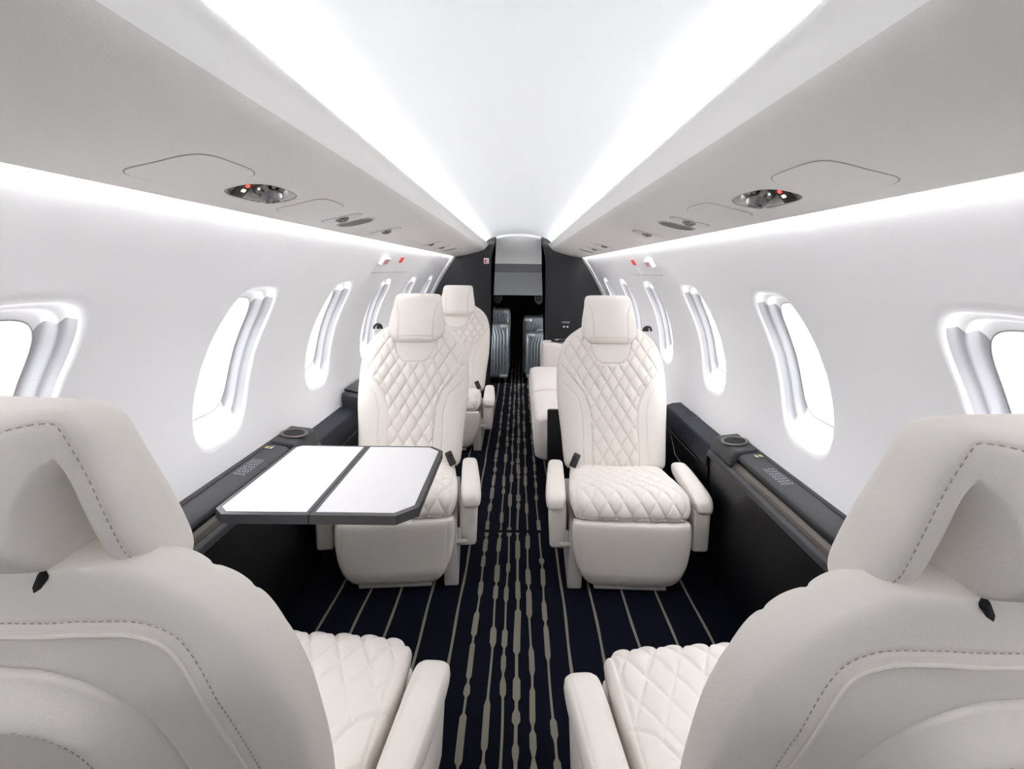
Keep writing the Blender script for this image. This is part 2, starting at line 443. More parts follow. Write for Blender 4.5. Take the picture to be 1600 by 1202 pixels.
# header strip over the doorway
V, F = [], []
hp = [(x, z) for x, z in pts if abs(x) < .235]
for (x, z) in hp: V += [(XC+x, YB, z), (XC+x, YB, z-.022), (XC+x, YB+.3, z-.022)]
for i in range(len(hp)-1):
    for j in (0, 1): a = i*3+j; F.append((a, a+1, a+4, a+3))
struct(mesh_obj('trim_9', V, F, 'greyliner2'), 'pale grey curved header over the doorway', 'header')
# baggage bay lining
bm = bmesh.new()
def qd(bm, pts_, mi): f = bm.faces.new([bm.verts.new(p) for p in pts_]); f.material_index = mi
x0, x1 = XC-.62, XC+.62
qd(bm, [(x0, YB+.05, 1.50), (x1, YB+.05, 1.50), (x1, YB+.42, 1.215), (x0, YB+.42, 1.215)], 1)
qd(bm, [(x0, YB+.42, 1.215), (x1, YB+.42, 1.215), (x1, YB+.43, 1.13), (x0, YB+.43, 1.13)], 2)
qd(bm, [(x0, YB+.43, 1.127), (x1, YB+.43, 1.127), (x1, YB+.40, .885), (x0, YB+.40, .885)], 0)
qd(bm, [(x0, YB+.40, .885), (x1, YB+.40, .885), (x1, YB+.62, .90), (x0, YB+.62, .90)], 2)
struct(bm_obj('wall_baggage_header', bm, ['greyliner', 'greyliner2', 'greydark'], smooth=False), 'grey lining panels above the baggage bay opening', 'lining')
bm = bmesh.new()
qd(bm, [(x0, 6.5, 0), (x1, 6.5, 0), (x1, 6.5, 1.5), (x0, 6.5, 1.5)], 0)
for s_ in (x0, x1): qd(bm, [(s_, YB+.05, 0), (s_, 6.5, 0), (s_, 6.5, 1.5), (s_, YB+.05, 1.5)], 0)
qd(bm, [(x0, YB+.05, 1.505), (x1, YB+.05, 1.505), (x1, 6.5, 1.505), (x0, 6.5, 1.505)], 0)
struct(bm_obj('wall_baggage_bay', bm, 'blackmatte', smooth=False), 'black inner lining of the baggage bay', 'lining')
P = []
fp = halfpoly(1, 0, 0); fm = halfpoly(-1, 0, 0)[::-1]
struct(prism('wall_front', fp+fm[:-1], Y0-.04, Y0, 'wall', bev=0, smooth=False), 'pale forward bulkhead behind the viewer', 'bulkhead')

# ------------------------------------------------------------------ seats
REC = math.radians(23.0)
def loft(name, m, parent, frame, W, Tf, Tb, s0, s1, nu, nv, mm=4.0, me=4.0, df=None, db=None, lin=0.6, fade=(.35, .93)):
    q = np.linspace(-1, 1, nv+1); q = lin*q+(1-lin)*np.sin(q*PI/2)
    a = np.linspace(-1, 1, nu+1); a = lin*a+(1-lin)*np.sin(a*PI/2)
    s = s0+(s1-s0)*(q+1)/2
    Wv = np.array([W(v) for v in s])
    def calc(A, Sx, Q, Wx, front):
        p = (1-np.clip(abs(A), 0, 1)**mm)**(1/mm); e = (1-np.clip(abs(Q), 0, 1)**me)**(1/me)
        X = A*Wx
        T = (Tf(X, Sx) if front else Tb(X, Sx))
        d = (df if front else db)
        dd = d(X, Sx) if d else 0
        D = T*p*e+dd*sstep(p*e, *fade)
        return X, (D if front else -D)
    A, Sx = np.meshgrid(a, s); Q = np.meshgrid(a, q)[1]; Wx = np.meshgrid(a, Wv)[1]
    Xf, Df = calc(A, Sx, Q, Wx, True); Xb, Db = calc(A, Sx, Q, Wx, False)
    V, F = [], []
    fr = [frame(v) for v in s]
    for i in range(nv+1):
        o_, t_, n_ = fr[i]
        for j in range(nu+1): V.append(o_+Vector((Xf[i, j], 0, 0))+n_*Df[i, j])
        for j in range(nu-1, 0, -1): V.append(o_+Vector((Xb[i, j], 0, 0))+n_*Db[i, j])
    R = 2*nu
    for i in range(nv):
        for j in range(R):
            k = (j+1) % R; F.append((i*R+j, i*R+k, (i+1)*R+k, (i+1)*R+j))
    ob = mesh_obj(name, V, F, m, parent, merge=0.00005)
    def surf(x, sv, front=True, off=0.0):
        qq = (sv-s0)/(s1-s0)*2-1; ww = W(sv)
        X, D = calc(np.array([[x/ww]]), np.array([[sv]]), np.array([[qq]]), np.array([[ww]]), front)
        o_, t_, n_ = frame(sv); d = float(D[0, 0]); d += off if front else -off
        return o_+Vector((x, 0, 0))+n_*d
    return ob, surf
def lerpf(tab):
    xs = [a for a, b in tab]; ys = [b for a, b in tab]
    return lambda v: np.interp(v, xs, ys)
def smoothf(tab, k=14):
    p = catmull(tab, k); return lambda v: np.interp(v, p[:, 0], p[:, 1])
def diamonds(X, Y, px, py, amp):
    a = X/px+Y/py; b = X/px-Y/py
    sa, sb_ = np.abs(np.sin(PI*a)), np.abs(np.sin(PI*b))
    return amp*((sa*sb_)**0.45)-.0030*np.maximum(np.exp(-(sa/.22)**2), np.exp(-(sb_/.22)**2))
def groove(d, wdt, dep): return -dep*np.exp(-(d/wdt)**2)

# --- backrest shapes
bW = smoothf([(0, .205), (.03, .220), (.15, .232), (.28, .247), (.38, .250), (.46, .247), (.53, .231), (.572, .209), (.603, .180), (.625, .150), (.641, .125), (.650, .10)])
def bframe(s):
    c = Vector((0, .437+s*math.sin(REC), .285+s*math.cos(REC)))
    return c, Vector((0, math.sin(REC), math.cos(REC))), Vector((0, -math.cos(REC), math.sin(REC)))
QB = [(.10, 0), (.102, .20), (.108, .25), (.130, .315), (.240, .455)]
QB2 = [(.138, 0), (.141, .22), (.152, .275), (.165, .305), (.250, .385)]
BIB = [(0, .452), (.045, .454), (.066, .468), (.083, .50), (.108, .60)]
qw = lerpf([(b, a) for a, b in QB]+[(.7, .40)])
sb = lerpf(BIB+[(.2, .95)])
def df_back(X, Sx):
    aX = abs(X); dq = seg_d(aX, Sx, QB); dB = seg_d(aX, Sx, BIB); d2 = seg_d(aX, Sx, QB2)
    inq = ((qw(Sx)-aX) > 0) & ((sb(aX)-Sx) > 0)
    dm = np.minimum(dq, dB)
    h = np.where(inq, diamonds(X, Sx-.455+.046, .0547, .092, .0085)*sstep(dm, 0, .010)-.002, 0)
    h = h+groove(dq, .0035, .0035)+groove(dB, .0032, .004)+groove(d2, .0030, .0035)
    h = h+.008*sstep(aX, .11, .2)*(1-sstep(Sx, .35, .5))          # side bolsters
    return h
def Tf_back(X, Sx): return .052-.020*sstep(Sx, .54, .66)
def Tb_back(X, Sx): return .062-.012*(abs(X)/.24)**2-.034*sstep(Sx, .5, .65)
INS = [(0, .584), (.05, .586), (.09, .588), (.133, .584), (.165, .560), (.187, .49), (.203, .33), (.208, .12), (.203, .02)]
INSp = catmull(INS, 8).tolist()
POK = [(0, .540), (.03, .539), (.07, .526), (.100, .500), (.120, .455), (.129, .37), (.130, .22), (.126, .12)]
PK2 = catmull([(0, .490), (.025, .486), (.048, .470), (.062, .44), (.070, .38), (.072, .25)], 8).tolist()
POKp = catmull(POK, 8).tolist()
insw = lambda Sx: np.interp(Sx, [p[1] for p in INSp[::-1]], [p[0] for p in INSp[::-1]], right=-1)
pokw = lambda Sx: np.interp(Sx, [p[1] for p in POKp[::-1]], [p[0] for p in POKp[::-1]], right=-1, left=-1)
def db_back(X, Sx):
    aX = abs(X); d = seg_d(aX, Sx, INSp); ins = aX < insw(Sx)
    h = np.where(ins, -.007*sstep(d, 0, .006)-.004*sstep(d, .0, .09), 0)
    dp = seg_d(aX, Sx, POKp); inp = aX < pokw(Sx)
    h = h+np.where(inp, .022*sstep(dp, 0, .05), 0)+groove(dp, .003, .004)
    h = h+groove(np.abs(seg_d(aX, Sx, INSp)-.011)+np.where(ins, 1, 0), .002, .0012)
    d2 = seg_d(aX, Sx, PK2); in2 = aX < np.interp(Sx, [p[1] for p in PK2[::-1]], [p[0] for p in PK2[::-1]], right=-1, left=-1)
    h = h-np.where(in2, .010*sstep(d2, 0, .006), 0)
    return h
# --- headrest
hS0, hS1 = .543, .792
HK = 1.0
hW0 = smoothf([(hS0, .078), (hS0+.010, .100), (hS0+.030, .120), (hS0+.06, .131), (hS0+.12, .128), (hS0+.19, .116), (hS0+.224, .112), (hS0+.243, .104), (hS1, .088)])
hW = lambda s: HK*hW0(s)
def hframe(s):
    c, t, n = bframe(s); k = (s-hS0)/(hS1-hS0)
    ang = REC*(1-1.15*sstep(k, .35, .95)); n2 = Vector((0, -math.cos(ang), math.sin(ang)))
    return c+n*(.034-.006*math.sin(k*PI)), t, n2
HS = [(.078, hS0), (.080, hS0+.10), (.086, hS0+.16), (.104, hS0+.215)]
def df_head(X, Sx):
    X = X/HK
    aX = abs(X); d = seg_d(aX, Sx, HS)
    return groove(d, .0026, .0035)+.006*np.cos(np.clip(X/.13, -1, 1)*PI/2)+groove(Sx-(hS0+.022), .003, .0025)
def Tb_head(X, Sx):
    k = (Sx-hS0)/(hS1-hS0); return .045+.052*np.exp(-(k/.75)**2)*np.exp(-(X/.080)**4)*sstep(Sx, .625, .69)-.025*(1-sstep(Sx, .60, .66))
RCL = catmull([(.050, hS0-.02), (.050, hS0+.08), (.053, hS0+.150), (.068, hS0+.187), (.092, hS0+.210)], 8).tolist()      # pod side of the hollow
RCR = catmull([(.092, hS0+.210), (.1005, hS0+.185), (.109, hS0+.11), (.115, hS0+.04), (.117, hS0-.02)], 8).tolist()       # rim side
def db_head(X, Sx):
    X = X/HK
    aX = abs(X)
    l = np.interp(Sx, [p[1] for p in RCL], [p[0] for p in RCL], right=.3); r = np.interp(Sx, [p[1] for p in RCR[::-1]], [p[0] for p in RCR[::-1]], right=-.3)
    ins = (aX > l) & (aX < r)
    dl = seg_d(aX, Sx, RCL); dr = seg_d(aX, Sx, RCR)
    h = np.where(ins, -.044*np.minimum(sstep(dl, 0, .034), sstep(dr, 0, .020)), 0)
    # stitched seam of the wrap
    return h+groove(seg_d(aX, Sx, HST), .0022, .0016)
HST = catmull([(0, hS0+.207), (.050, hS0+.228), (.086, hS0+.237), (.098, hS0+.229), (.108, hS0+.19), (.117, hS0+.12), (.121, hS0+.04)], 8).tolist()
# --- cushion: the path runs up the front lip, bends over and goes back
CL = .48
cW = smoothf([(0, .196), (.02, .207), (.07, .214), (.17, .217), (.25, .214), (.36, .205), (.45, .198), (CL, .19)])
def cframe(u):
    ph = math.radians(6+84*min(max((u-.02)/.110, 0), 1)); n = Vector((0, -math.cos(ph), math.sin(ph))); t = Vector((0, math.sin(ph), math.cos(ph)))
    if u < .02: p = Vector((0, .085, .272))+n*.030-Vector((0, 0, 1))*(.02-u)
    elif u < .13: p = Vector((0, .085, .272))+n*.030
    else: p = Vector((0, .085+(u-.13)*.99, .302-.033*(u-.13)/.35))
    return p, t, n
CQ = [(.098, .50), (.102, .42), (.125, .35), (.165, .285), (.245, .235)]
CQ2 = [(.132, .50), (.136, .45), (.160, .385), (.245, .315)]
cqw = lerpf([(-.1, .5), (.235, .245), (.285, .165), (.35, .125), (.42, .102), (.55, .098)])
def df_cush(X, Sx):
    aX = abs(X); d = seg_d(aX, Sx, CQ); inq = aX < cqw(Sx); d2 = seg_d(aX, Sx, CQ2)
    de = np.minimum(d, np.abs(.197-aX)+np.where(aX > .197, -1, 0)*0)
    h = np.where(inq & (aX < .197), diamonds(X, Sx-.02, .0585, .100, .0075)*sstep(de, 0, .010)*(1-.55*sstep(Sx, .13, .26))-.002, 0)
    return h+groove(d, .003, .003)+groove(d2, .0028, .0025)+groove(aX-.199, .0025, .003)+groove(Sx-.012, .003, .003)-.006*np.exp(-(X/.13)**2)*sstep(Sx, .15, .35)

def stitches(name, surf, line, parent, front=False, step=.0072, ln=.0036, r=.00055, mirror=True, off=.0004):
    P = np.array(line); d = np.r_[0, np.cumsum(np.linalg.norm(np.diff(P, axis=0), axis=1))]
    for sg in ((1, -1) if mirror else (1,)):
        bm = bmesh.new(); t = .003
        while t < d[-1]-ln:
            p0 = [np.interp(t, d, P[:, k]) for k in (0, 1)]; p1 = [np.interp(t+ln, d, P[:, k]) for k in (0, 1)]
            add_tube(bm, [surf(sg*p0[0], p0[1], front, off), surf(sg*p1[0], p1[1], front, off)], r, 5); t += step
        ob = bm_obj(name, bm, 'stitch', parent, autos=None)
    return ob

def make_seat():
    root = bpy.data.objects.new('passenger_seat', None); C.objects.link(root)
    bk, bs = loft('backrest', 'leather', root, bframe, bW, Tf_back, Tb_back, 0, .650, 210, 260, 3.6, 9.0, df_back, db_back, .72, (.5, .97))
    # piping round the back inset
    bm = bmesh.new()
    line = [(x, s) for x, s in INSp]
    full = [(-x, s) for x, s in line[::-1]][:-1]+line
    add_tube(bm, [bs(x, s, False, .0008) for x, s in full], .0020, 8)
    bm_obj('piping', bm, 'leather', root)
    off = [(x+.009*(1 if x > .14 else 0), s+(.012 if x < .14 else .008 if x < .18 else 0)) for x, s in line]
    off = catmull([(0, .595), (.05, .597), (.09, .599), (.139, .594), (.174, .566), (.197, .493), (.213, .33), (.218, .14)], 8).tolist()
    stitches('stitching', bs, off, root)
    stitches('pocket_stitching', bs, [(x+.005, s+.005) for x, s in PK2], root)
    hd, hs = loft('headrest', 'leather', root, hframe, hW, lambda X, s: .046+0*X, Tb_head, hS0, hS1, 240, 230, 4.0, 4.8, df_head, db_head, .85)
    stitches('headrest_stitching', hs, [(x*HK, s) for x, s in HST], hd, off=.0012)
    # dark guide slot under the headrest pod
    for sx in (-1, 1):
        bm = bmesh.new(); add_box(bm, bs(sx*.042, .630, False, -.005), (.010, .012, .040), Matrix.Rotation(-REC, 3, 'X') @ Matrix.Rotation(sx*.6, 3, 'Y'), .0045)
        bm_obj('headrest_slot', bm, 'blackmatte', root)
    cu, cs = loft('seat_cushion', 'leather', root, cframe, cW, lambda X, s: .050+0*X, lambda X, s: .029+.03*sstep(s, .15, .25), 0, CL, 170, 200, 5.0, 7.0, df_cush, None, .8, (.1, .6))
    # leg-rest panel at the front
    V, F = [], []
    lw = smoothf([(0, .132), (.010, .152), (.04, .176), (.09, .198), (.15, .209), (.20, .211), (.222, .209), (.230, .205)])
    def lframe(s): return Vector((0, .044-.014*s/.24+.02*(max(0, .06-s)/.06)**2, .016+s*1.045)), Vector((0, 0, 1)), Vector((0, -1, .05)).normalized()
    loft('leg_rest', 'leather', root, lframe, lw, lambda X, s: .030+.006*np.cos(X/.22*PI/2), lambda X, s: .03+0*X, 0, .230, 80, 60, 6, 7, lambda X, s: groove(np.abs(X)-.185, .0025, .002), None, .7)
    # base body and floor plate
    bm = bmesh.new(); add_box(bm, (0, .265, .128), (.345, .34, .23), None, .012, 3)
    add_box(bm, (0, .285, .008), (.26, .48, .016), None, .004)
    bm_obj('base', bm, 'seatplastic', root)
    for sx in (-1, 1):
        # armrest pad and drop panel
        aw = smoothf([(0, .020), (.008, .030), (.03, .037), (.10, .038), (.25, .034), (.325, .030), (.335, .024)])
        def af(s, sx=sx): return Vector((sx*(.262+.006*math.cos(s*6)), .055+s, .298+.020*s/.33-.012*(max(0, .05-s)/.05)**2)), Vector((0, 1, 0)), Vector((0, 0, 1))
        arm, asf = loft('armrest', 'leather', root, af, aw, lambda X, s: .034+0*X, lambda X, s: .030+0*X, 0, .335, 26, 50, 3.2, 4, lambda X, s: groove(abs(X)-.026, .002, .0018), None, .6)
        for v in arm.data.vertices:   # loft() puts x relative to the frame origin
            pass
        bm = bmesh.new(); add_box(bm, (sx*.262, .172, .205), (.064, .22, .165), None, .014, 3)
        for v in bm.verts:
            v.co.y += (v.co.z-.28)*-.10
            if v.co.z < .2: v.co.x -= sx*.004
        bm_obj('arm_panel', bm, 'leather', arm)
    return root
def seat_extras(root, inb, buckle=True):
    """inb = +1/-1: which local side faces the aisle"""
    bm = bmesh.new(); add_box(bm, (inb*.196, .245, .118), (.052, .41, .235), None, .006)
    for v in bm.verts: v.co.x += inb*(.118-v.co.z)*.04
    bm_obj('side_skirt', bm, 'seatplastic', root)
    # lever on the inboard side
    bm = bmesh.new(); add_box(bm, (inb*.236, .045, .160), (.040, .022, .008), None, .003)
    add_tube(bm, [(inb*.228, .055, .162), (inb*.226, .062, .20)], .006, 8)
    bm_obj('recline_lever', bm, 'seatplastic', root)
    # buckle sticking up between cushion and back, aisle side
    if buckle:
        bm = bmesh.new(); R = Matrix.Rotation(math.radians(-35), 3, 'X') @ Matrix.Rotation(-inb*math.radians(25), 3, 'Y')
        add_box(bm, (inb*.178, .365, .345), (.030, .016, .060), R, .005, 2); add_box(bm, (inb*.176, .355, .368), (.020, .010, .012), R, .002)
        bm_obj('belt_buckle', bm, 'rubber', root)
    # shoulder harness guide on the window-side shoulder
    c, t, n = bframe(.625); c = c+Vector((-inb*.185, 0, 0))+n*.005
    bm = bmesh.new()
    arc = [c+Vector((-inb*.018*math.cos(a), -.006*math.sin(a)-.01, .004+.018*math.sin(a))) for a in np.linspace(-.2, PI+.2, 14)]
    add_tube(bm, arc, .0055, 8); add_box(bm, c+Vector((inb*.004, -.016, .008)), (.018, .012, .018), None, .004)
    bm_obj('belt_guide', bm, 'rubber', root)
def dup(root, loc, rz, label, name=None):
    r = root.copy(); C.objects.link(r); r.location = loc; r.rotation_euler = (0, 0, rz); r['label'] = label
    for ch in list(root.children):
        c = ch.copy(); C.objects.link(c); c.parent = r
        for g in list(ch.children): d = g.copy(); C.objects.link(d); d.parent = c
    return r
def rename(o, n): o.name = n
proto = make_seat(); proto['category'] = 'seat'; proto['group'] = 'cream quilted leather cabin seats'; proto['label'] = 'x'
sL2 = dup(proto, (-.432, 1.80, 0), math.radians(5), 'cream quilted leather seat facing the camera behind the white fold-out table')
sR2 = dup(proto, (.408, 1.80, 0), math.radians(-2), 'cream quilted leather seat facing the camera, right of the aisle, fully visible')
sL3 = dup(proto, (-.455, 3.20, 0), math.radians(1), 'cream quilted leather seat farthest back on the left, half hidden by the seat before it')
sFR = dup(proto, (.396, 1.150, 0), PI+math.radians(4.5), 'large cream leather seat seen from behind in the right foreground')
proto.location = (-.436, 1.175, 0); proto.rotation_euler = (0, 0, PI-math.radians(3.5)); proto['label'] = 'large cream leather seat seen from behind in the left foreground'
for r, i in ((sL2, 1), (sR2, -1), (sL3, 1), (sFR, 1), (proto, -1)): seat_extras(r, i, r not in (sFR, proto))

# ------------------------------------------------------------------ side ledges and consoles
def sx_(side, x): return XC+side*x
for side, nm in ((-1, 'left'), (1, 'right')):
    ze = .012 if side < 0 else 0
    # near console
    t = thing('side_console', (sx_(side, .75), 1.0, 0), 'charcoal console with a cup holder along the %s wall beside the foreground seat' % nm, 'console')
    def P(l): return [(side*(x-.75), z+ze) for x, z in l]
    def pr(name, l, y0, y1, m, parent=t, bev=.003): return prism(name, P(l), y0-1.0, y1-1.0, m, parent, bev)
    body = pr('body', [(.860, .500), (.785, .492), (.750, .455), (.757, .435), (.757, .30), (.750, .005), (.755, .005), (.80, .28), (.838, .42), (.858, .49)], .10, 1.99, 'black')
    pr('console_rim', [(.862, .530), (.845, .528), (.845, .50), (.860, .50)], .10, 1.97, 'charcoal')
    lid = pr('lid', [(.843, .528), (.790, .519), (.776, .508), (.776, .494), (.843, .496)], 1.235, 1.775, 'charcoal', bev=.005)
    pr('lid', [(.843, .528), (.790, .519), (.776, .508), (.776, .494), (.843, .496)], .12, 1.228, 'charcoal', bev=.005)
    pr('trim_strip', [(.774, .492), (.762, .482), (.756, .462), (.776, .470)], .12, 1.80, 'gun', bev=.002)
    pr('trim_rail', [(.758, .470), (.744, .463), (.738, .446), (.756, .450)], .10, 1.97, 'charcoal', bev=.003)
    # cup holder block
    bm = bmesh.new()
    cx, cy, cz = side*(.808-.75), .875, .528+ze
    add_prism(bm, P([(.856, .533), (.775, .524), (.758, .505), (.750, .47), (.848, .47)]), .785, .965)
    cb = bm_obj('cup_holder', bm, 'charcoal', t)
    md = cb.modifiers.new('bevel', 'BEVEL'); md.width = .01; md.segments = 3; md.limit_method = 'ANGLE'
    bm = bmesh.new(); add_lathe(bm, [(.040, 0), (.047, .002), (.047, .006), (.040, .008), (.037, .006), (.037, .002)], 28, Matrix.Translation((cx, cy, cz-.001)) @ Matrix.Rotation(side*-math.radians(6), 4, 'Y'))
    bm_obj('cup_ring', bm, 'gun', cb)
    bm = bmesh.new(); add_lathe(bm, [(.001, .0055), (.036, .0055), (.0365, .0065), (.001, .0065)], 28, Matrix.Translation((cx, cy, cz-.001)) @ Matrix.Rotation(side*-math.radians(6), 4, 'Y'))
    bm_obj('cup_well', bm, 'blackmatte', cb)
    # printed placard and yellow sticker on the rim/lid
    bm = bmesh.new()
    for k in range(5):
        xx = .826-.0075*k
        for a in range(7):
            y = .515+a*.018+rng.rand()*.004
            add_box(bm, (side*(xx-.75)*1.0, y, .5285+ze-(.843-xx)*.115+.0006), (.0017, .011, .0006))
    bm_obj('placard_text', bm, 'ink', t, smooth=False)
    bm = bmesh.new(); add_box(bm, (side*(.836-.75), .735, .5288+ze), (.012, .018, .001)); bm_obj('sticker', bm, 'yellow', t, smooth=False)
    bm = bmesh.new(); add_box(bm, (side*(.822-.75), .735, .5270+ze), (.010, .020, .001)); bm_obj('sticker', bm, 'ink', t, smooth=False)
    # far ledge, navy leather
    yb = 2.0
    if side > 0:
        t2 = thing('side_ledge', (sx_(side, .75), 3.0, 0), 'navy leather side ledge running aft along the right wall', 'ledge')
        ye = 2.62
    else:
        t2 = thing('side_ledge', (sx_(side, .75), 3.0, 0), 'navy leather side ledge on the left between console and raised black box', 'ledge')
        ye = 2.47
    def P2(l): return [(side*(x-.75), z) for x, z in l]
    ztop = .475
    o = prism('ledge_top', P2([(.846, ztop+.008), (.800, ztop+.004), (.768, ztop-.008), (.752, ztop-.050), (.746, ztop-.085), (.765, ztop-.09), (.840, ztop-.03)]), yb-3, ye-3, 'navy', t2, .006)
    prism('ledge_body', P2([(.828, .43), (.762, .39), (.762, .37), (.758, .22), (.752, .005), (.757, .005), (.80, .28), (.825, .38)]), yb-3+.01, (ye-3 if side > 0 else YB-3-.02), 'black', t2, .003)
    # pocket with a silver edge
    V = [(side*(.7485-.75), -.90, .380), (side*(.7485-.75), -.52, .380), (side*(.744-.75), -.62, .300), (side*(.743-.75), -.82, .285)]
    bm = bmesh.new(); add_tube(bm, V, .0014, 6, True); bm_obj('pocket_edge', bm, 'gun', t2)
    if side > 0:
        bm = bmesh.new(); y_ = -.66
        add_tube(bm, [(side*(.80-.75), y_, ztop+.0055), (side*(.80-.75), y_+.1, ztop+.0055), (side*(.845-.75), y_+.1, ztop+.008), (side*(.845-.75), y_, ztop+.008)], .0009, 5, True)
        bm_obj('flap_outline', bm, 'gun', t2)
    else:
        t3 = thing('storage_box', (sx_(side, .76), 2.9, 0), 'raised black side cabinet with sloping lid beside the seat behind the table', 'cabinet')
        def P3(l): return [(side*(x-.76), z) for x, z in l]
        prism('body', P3([(.846, .545), (.765, .530), (.742, .50), (.742, .437), (.832, .437)]), 2.48-2.9, 3.10-2.9, 'charcoal', t3, .010)
        prism('lid', P3([(.845, .556), (.775, .540), (.777, .534), (.845, .546)]), 2.52-2.9, 3.05-2.9, 'black', t3, .002)
        prism('ledge_shelf', P2([(.83, .44), (.75, .415), (.75, .395), (.82, .40)]), 3.11-3, YB-3-.02, 'black', t2, .003)
    # kick panel down to the carpet on either side
    V, F = [], []
    for y in (Y0, YB):
        for x, z in [(.845, .47), (.842, .42), (.802, .25), (.762, -.001)]: V.append((sx_(side, x), y, z))
    for i in range(3): F.append((i, i+1, i+5, i+4))
    struct(mesh_obj('baseboard_'+nm, V, F, 'black'), 'black lower side panel along the %s of the floor' % nm, 'side panel')

# ------------------------------------------------------------------ table
TX0, TX1, TY0, TY1, TZ = -.722, -.238, 1.196, 1.668, .572
t = thing('fold_out_table', ((TX0+TX1)/2, (TY0+TY1)/2, 0), 'white two-leaf table with dark edging folded out of the left console', 'table')
def rpoly(x0, x1, y0, y1, ch, r=.012):
    return [(x0+ch[0], y0), (x1-ch[1], y0), (x1, y0+ch[1]), (x1, y1-ch[2]), (x1-ch[2], y1), (x0+ch[3], y1), (x0, y1-ch[3]), (x0, y0+ch[0])]
def slab(name, poly, z0, z1, m, parent, bev=.003):
    cx, cy = (TX0+TX1)/2, (TY0+TY1)/2
    bm = bmesh.new(); a = [bm.verts.new((x-cx, y-cy, z0)) for x, y in poly]; b = [bm.verts.new((x-cx, y-cy, z1)) for x, y in poly]
    bm.faces.new(a[::-1]); bm.faces.new(b); n = len(a)
    for i in range(n): bm.faces.new((a[i], a[(i+1) % n], b[(i+1) % n], b[i]))
    o = bm_obj(name, bm, m, parent)
    md = o.modifiers.new('bevel', 'BEVEL'); md.width = bev; md.segments = 3; md.limit_method = 'ANGLE'; md.angle_limit = math.radians(20)
    return o
XM = -.487
lf1 = slab('table_leaf', rpoly(TX0, XM-.0008, TY0, TY1, (.030, .001, .001, .020)), TZ-.022, TZ, 'tableframe', t, .006)
lf2 = slab('table_leaf', rpoly(XM+.0008, TX1, TY0, TY1, (.001, .045, .040, .001)), TZ-.022, TZ, 'tableframe', t, .006)
slab('white_surface', rpoly(TX0+.012, XM-.011, TY0+.015, TY1-.012, (.022, .001, .001, .012)), TZ-.003, TZ+.0008, 'tablewhite', lf1, .0004)
slab('white_surface', rpoly(XM+.011, TX1-.013, TY0+.015, TY1-.012, (.001, .040, .034, .001)), TZ-.003, TZ+.0008, 'tablewhite', lf2, .0004)
cx, cy = (TX0+TX1)/2, (TY0+TY1)/2
bm = bmesh.new(); add_box(bm, (-.18, 0, .538), (.10, .30, .024), None, .004)
bm_obj('hinge_arm', bm, 'black', t)

# ------------------------------------------------------------------ divan on the right
t = thing('divan', (.45, 3.4, 0), 'blush upholstered divan along the right wall behind the seat', 'sofa')
dx0 = .085; dy0 = 2.66; dy1 = 4.12
def dW(s): return .38
# seat pads: two lofts along Y
def dcush(name, y0, y1, fe):
    L = y1-y0
    def fr(s): return Vector((dx0+.32-.45, y0+s-3.4, .275)), Vector((0, 1, 0)), Vector((0, 0, 1))
    Wf = smoothf([(0, .295 if fe else .315), (.03, .312 if fe else .321), (.09, .325), (L-.02, .325), (L, .320)])
    return loft(name, 'fabric', t, fr, Wf, lambda X, s: .115+0*X, lambda X, s: .135+0*X, 0, L, 40, 40, 7, 9, None, None, .6)[0]
dcush('seat_pad', dy0, 3.30, True); dcush('seat_pad', 3.302, dy1, False)
# front end wedge + plinth
box('plinth', (-.02, .0, .085), (.50, 1.40, .15), 'black', t, bev=.01)
bm = bmesh.new(); add_box(bm, (dx0+.345-.45, dy0-.045-3.4, .235), (.56, .03, .40), None, .008)
for v in bm.verts: v.co.y += (v.co.z-.235)*.10
bm_obj('end_panel', bm, 'black', t)
def fr(s): return Vector((.45-.45, 4.12+.13-3.4, .03+s)), Vector((0, 0, 1)), Vector((0, -1, 0))
loft('end_arm', 'fabric', t, fr, smoothf([(0, .27), (.3, .27), (.50, .27), (.525, .258), (.535, .235)]), lambda X, s: .12+0*X, lambda X, s: .12+0*X, 0, .535, 30, 40, 8, 9, None, None, .6)
def fr(s): return Vector((.80-.45, 3.40-3.4, .38+s)), Vector((0, 0, 1)), Vector((0, -1, 0))
bm = bmesh.new(); add_box(bm, (.23, .0, .42), (.08, 1.36, .10), None, .03, 3); bm_obj('back_bolster', bm, 'fabric', t)
t = thing('tray', (.36, 4.22, .566), 'small dark oval cup tray on top of the divan arm', 'tray')
bm = bmesh.new(); add_lathe(bm, [(.085, 0), (.10, .004), (.10, .010), (.088, .012), (.08, .007), (.001, .007)], 28, Matrix.Diagonal((1, .7, 1, 1)))
bm_obj('dish', bm, 'darkchrome', t)

